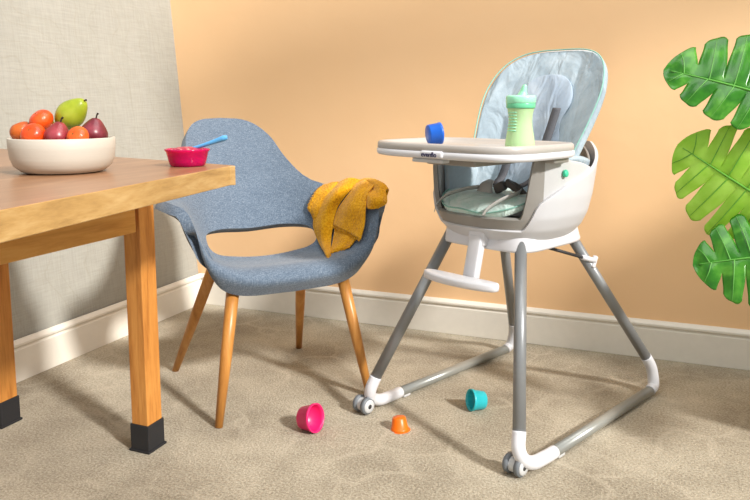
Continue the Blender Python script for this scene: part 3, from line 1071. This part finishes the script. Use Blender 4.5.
# side wings of the pad between seat and back
for sx in (-1, 1):
    G = []
    for i in range(13):
        v = i / 12
        row = []
        for k in range(21):
            w = k / 20
            y = -.105 + .215 * w
            z = .618 + .115 * v
            x = sx * (.152 + .022 * v - .030 * (w > 2))
            row.append(Vector((x - sx * .02 * math.sin(PI * v) * math.sin(PI * w) - sx * .010 * sstep(.75, 1, w), y + .015 * v, z - .014 * (1 - w) * 0 + .012 * math.sin(PI * w) * v)))
        G.append(row)
    MB().grid(G).build('side_cushion', 'pad', hc, solid=0.020, off=0, bevel=0.008)
# crotch post and harness
MB().tube([(-.03, -.085, .615), (-.03, -.088, .640), (-.03, -.080, .660), (-.03, -.062, .670)], [.026, .024, .019, .011], 20, flat=(.45, 1.1)).build('crotch_post', 'crotch', hc)


def strap(name, pts, w, mat='strap', th=.0022, side=None, label=None):
    P = catmull(pts, 8 * (len(pts) - 1))
    G = []
    for i, p in enumerate(P):
        T = (P[min(i + 1, len(P) - 1)] - P[max(i - 1, 0)]).normalized()
        s0 = Vector(side or (1, 0, 0)); s0 = (s0 - T * s0.dot(T)).normalized() * w / 2
        G.append([p - s0, p, p + s0])
    o = MB().grid(G).build(name, mat, hc, solid=th, off=0)
    if label: o['label'] = label
    return o


for sx in (-1, 1):
    q = [back_pt(sx * .33, v, .036) for v in (.60, .48, .35, .22)]
    strap('shoulder_strap', q + [Vector((sx * .052, .02, .672)), Vector((sx * .040, -.03, .655))], .027)
bk = MB()
bk.box((0, 0, 0), (.034, .018, .026), r=.004, mx=Matrix.Translation((.012, -.075, .656)) @ Matrix.Rotation(-.5, 4, 'Y'))
bk.build('buckle', 'buckle', hc)
bk = MB()
bk.box((0, 0, 0), (.040, .014, .018), r=.004, mx=Matrix.Translation((.045, -.070, .664)) @ Matrix.Rotation(.55, 4, 'Y'))
bk.build('buckle', 'buckle', hc)
strap('lap_strap', [(.03, -.068, .668), (.062, -.072, .660), (.090, -.078, .642), (.108, -.07, .632)], .022, 'buckle', side=(0, .6, 1))
strap('lap_strap', [(-.045, -.095, .655), (-.075, -.125, .648), (-.105, -.160, .632), (-.118, -.186, .610), (-.120, -.196, .588)], .018, 'crotch', side=(0.6, -.5, .6))
strap('lap_strap', [(.085, -.085, .652), (.100, -.125, .650), (.085, -.165, .638), (.062, -.192, .616), (.05, -.202, .596)], .016, 'crotch', side=(0.5, -.3, .8))

# ------------------------------------------------------------------ things on the tray
hm = Matrix.Translation(HO) @ Matrix.Rotation(HR, 4, 'Z')
sp_loc = hm @ Vector((.176, -.230, .7722))
sippy = empty('sippy_cup', sp_loc, 0.3, 'green sippy cup with a mint spout lid standing on the tray', 'cup')
body = MB().lathe([(0, 0), (.033, 0), (.0355, .003), (.0355, .012), (.0335, .030), (.0290, .055), (.0275, .070), (.0285, .085), (.0315, .098), (.0325, .104), (.030, .106), (0, .106)], 56).build('body', 'sip_body', sippy)
gr = MB()
for k in range(7):
    z = .046 + k * .0072
    r = np.interp(z, [.030, .055, .070, .085, .098], [.0335, .0290, .0275, .0285, .0315]) + .0004
    pts = [Vector((r * math.cos(a), r * math.sin(a), z + .0015 * math.sin(a * 2))) for a in np.linspace(R_(185), R_(245), 10)]
    gr.tube(pts, 0.0013, 6, smooth=False)
gr.build('grip_ridges', 'sip_lid', body)
MB().lathe([(0, .100), (.0335, .100), (.0345, .102), (.0345, .112), (.0335, .1135), (0, .1135)], 56).build('band', 'sip_band', sippy)
ld = MB().lathe([(0, .112), (.0345, .112), (.0355, .114), (.0355, .126), (.0340, .1295), (.030, .131), (.026, .1295), (.020, .130), (0, .131)], 56).build('lid', 'sip_lid', sippy)
MB().tube([(.002, -.002, .126), (.005, -.004, .140), (.007, -.006, .152), (.0072, -.0062, .1555)], [.0165, .0105, .0075, .0055], 24, flat=(1.25, .8)).build('spout', 'sip_lid', ld)

bq = hm @ Vector((-.102, -.225, .774))
bc = cup('stacking_cup', 'cup_blue', bq + Vector((-0.0130, -0.006, 0.0275)), CR * 1.0 + CF_ * 0.25 + CU * 0.10, 0.0260, 0.0290, 0.036, 'royal blue toy cup lying on its side on the high chair tray', 'toy cups')
for i, (x, y) in enumerate(((-.062, -.268),)):
    mb = MB()
    for j in range(7):
        a = PI * j / 6
    mb.tube([(math.cos(a) * .006, math.sin(a) * .006, 0) for a in np.linspace(0, 2 * PI * .97, 13)], .0030, 8, smooth=False)
    o = mb.build('cereal_ring', 'cereal')
    o.location = hm @ Vector((x, y, .7740)); o.rotation_euler = (0, 0, i)
    tag(o, 'tiny pale cereal ring on the tray beside the blue cup', 'food')

# ------------------------------------------------------------------ monstera plant
plant = empty('monstera_plant', (.55, 2.12, 0), 0, 'monstera plant with large split green leaves reaching in at the right edge', 'plant')
PO = Vector((.55, 2.12, 0))


def leaf(base, tip, nrm, L_w, mat, vmat, slits=5, seed=0, curl=.10, side_scale=(1, 1), label=None, heart=.16):
    """blade in world coordinates converted to the plant's own"""
    rnd = random.Random(seed)
    base, tip = Vector(base), Vector(tip)
    ex = (tip - base); L = ex.length; ex.normalize()
    nz = Vector(nrm); nz = (nz - ex * nz.dot(ex)).normalized()
    ey = nz.cross(ex)
    mb = MB(); vb = MB()
    NQ, NRr = 10, 22

    def place(x, y):
        # x along the midrib (0..1), y across in leaf lengths; droop and cup
        z = -curl * L * (x - .25) ** 2 * 1.1 - .45 * curl * L * (abs(y) / .45) ** 2 + .10 * L * abs(y) * math.exp(-abs(y) * 6)
        return base - PO + ex * x * L + ey * y * L + nz * z

    for sd_ in (-1, 1):
        sc = side_scale[0] if sd_ < 0 else side_scale[1]
        cuts = [0] + sorted([(k + 1 + rnd.uniform(-.12, .12)) / (slits + 1) for k in range(slits)]) + [1]
        for li in range(slits + 1):
            a0, a1 = cuts[li], cuts[li + 1]
            r0a = rnd.uniform(.30, .5); r0b = rnd.uniform(.30, .5)
            G = []
            for j in range(NQ + 1):
                q = j / NQ
                row = []
                for i in range(NRr + 1):
                    r = i / NRr
                    gap = .13 * (sstep(.34, 1, r))
                    lo_ = a0 + (a1 - a0) * gap * (0 if li == 0 else 1)
                    hi_ = a1 - (a1 - a0) * gap * (0 if li == slits else 1)
                    a = lo_ + (hi_ - lo_) * q
                    # rounded lobe end
                    rr_ = r * (1 - .10 * (abs(2 * q - 1) ** 3) - .01 * math.sin(q * 9 + li))
                    xm = -heart + (1 + heart) * a ** 0.90
                    ym = L_w * sc * (max(0, 1 - (max(a - .22, 0) / .78) ** 2.3)) ** .72 * (.72 + .28 * sstep(0, .3, a))
                    xs = .92 * a ** 1.15
                    bend = .10 * math.sin(PI * rr_) * (1 - a)
                    x = xs + (xm - xs) * rr_ - 0 * bend
                    y = ym * rr_
                    # tip of each lobe reaches forward
                    x += .05 * rr_ ** 2 * (1 - a)
                    row.append(place(x, sd_ * y))
                    # quilted relief between the veins
                    row[-1] = row[-1] + nz * (.012 * L * math.cos(2 * PI * (q - .5)) * math.sin(PI * min(rr_ * 1.1, 1)))
                G.append(row)
            mb.grid(G)
            mid = [g + nz * .0012 for g in G[NQ // 2]]
            vb.tube(mid[::3] + [mid[-1]], [0.0016, .0012, 0.0003], 6)
    blade = mb.build('leaf', mat, plant, solid=.0012, off=0, weld=2e-4)
    if label: blade['label'] = label
    vb.tube([place(x, 0) + nz * .001 for x in np.linspace(0, .93, 12)], [.0035, .0028, .001], 8)
    vb.build('leaf_veins', vmat, blade)
    # petiole back to the pot
    b = base - PO
    MB().tube([b, b + Vector((.05, .0, .0)) - ex * .03, Vector((b.x * .45, b.y * .4, max(.35, b.z * .72))), Vector((rnd.uniform(-.03, .03), rnd.uniform(-.03, .03), .27))], [.004, .005, .0065, .008], 10).build('petiole', 'petiole', plant)
    return blade


leaf((.290, 2.08, .890), (-.008, 2.12, .985), (0.10, -1, .45), .56, 'leaf_dark', 'vein', 4, 3, .10, (1.0, .62), 'dark green split leaf highest in the picture')
leaf((.262, 2.06, .630), (.035, 2.12, .775), (-.25, -1, .15), .56, 'leaf_pale', 'vein_dark', 4, 11, .08, (1, 1), 'bright yellow-green split leaf')
leaf((.325, 1.98, .520), (.085, 1.98, .475), (-.1, -1, .6), .56, 'leaf_dark', 'vein', 4, 5, .12, (1, 1), 'glossy mid-green split leaf, lowest of the three')
# leaves beyond the picture's edge
leaf((.62, 1.95, .50), (.60, 1.66, .44), (.1, .1, 1), .50, 'leaf_dark', 'vein', 5, 23)
leaf((.66, 2.18, .50), (.92, 2.22, .46), (.1, -.3, 1), .50, 'leaf_dark', 'vein', 4, 24)
MB().lathe([(0, 0), (.11, 0), (.118, .006), (.15, .26), (.155, .265), (.155, .285), (.147, .287), (.143, .262), (.112, .02), (0, .018)], 56).build('pot', 'pot', plant)
MB().lathe([(0, .22), (.137, .225), (.138, .250), (.10, .257), (0, .262)], 40).build('soil', 'soil', plant)
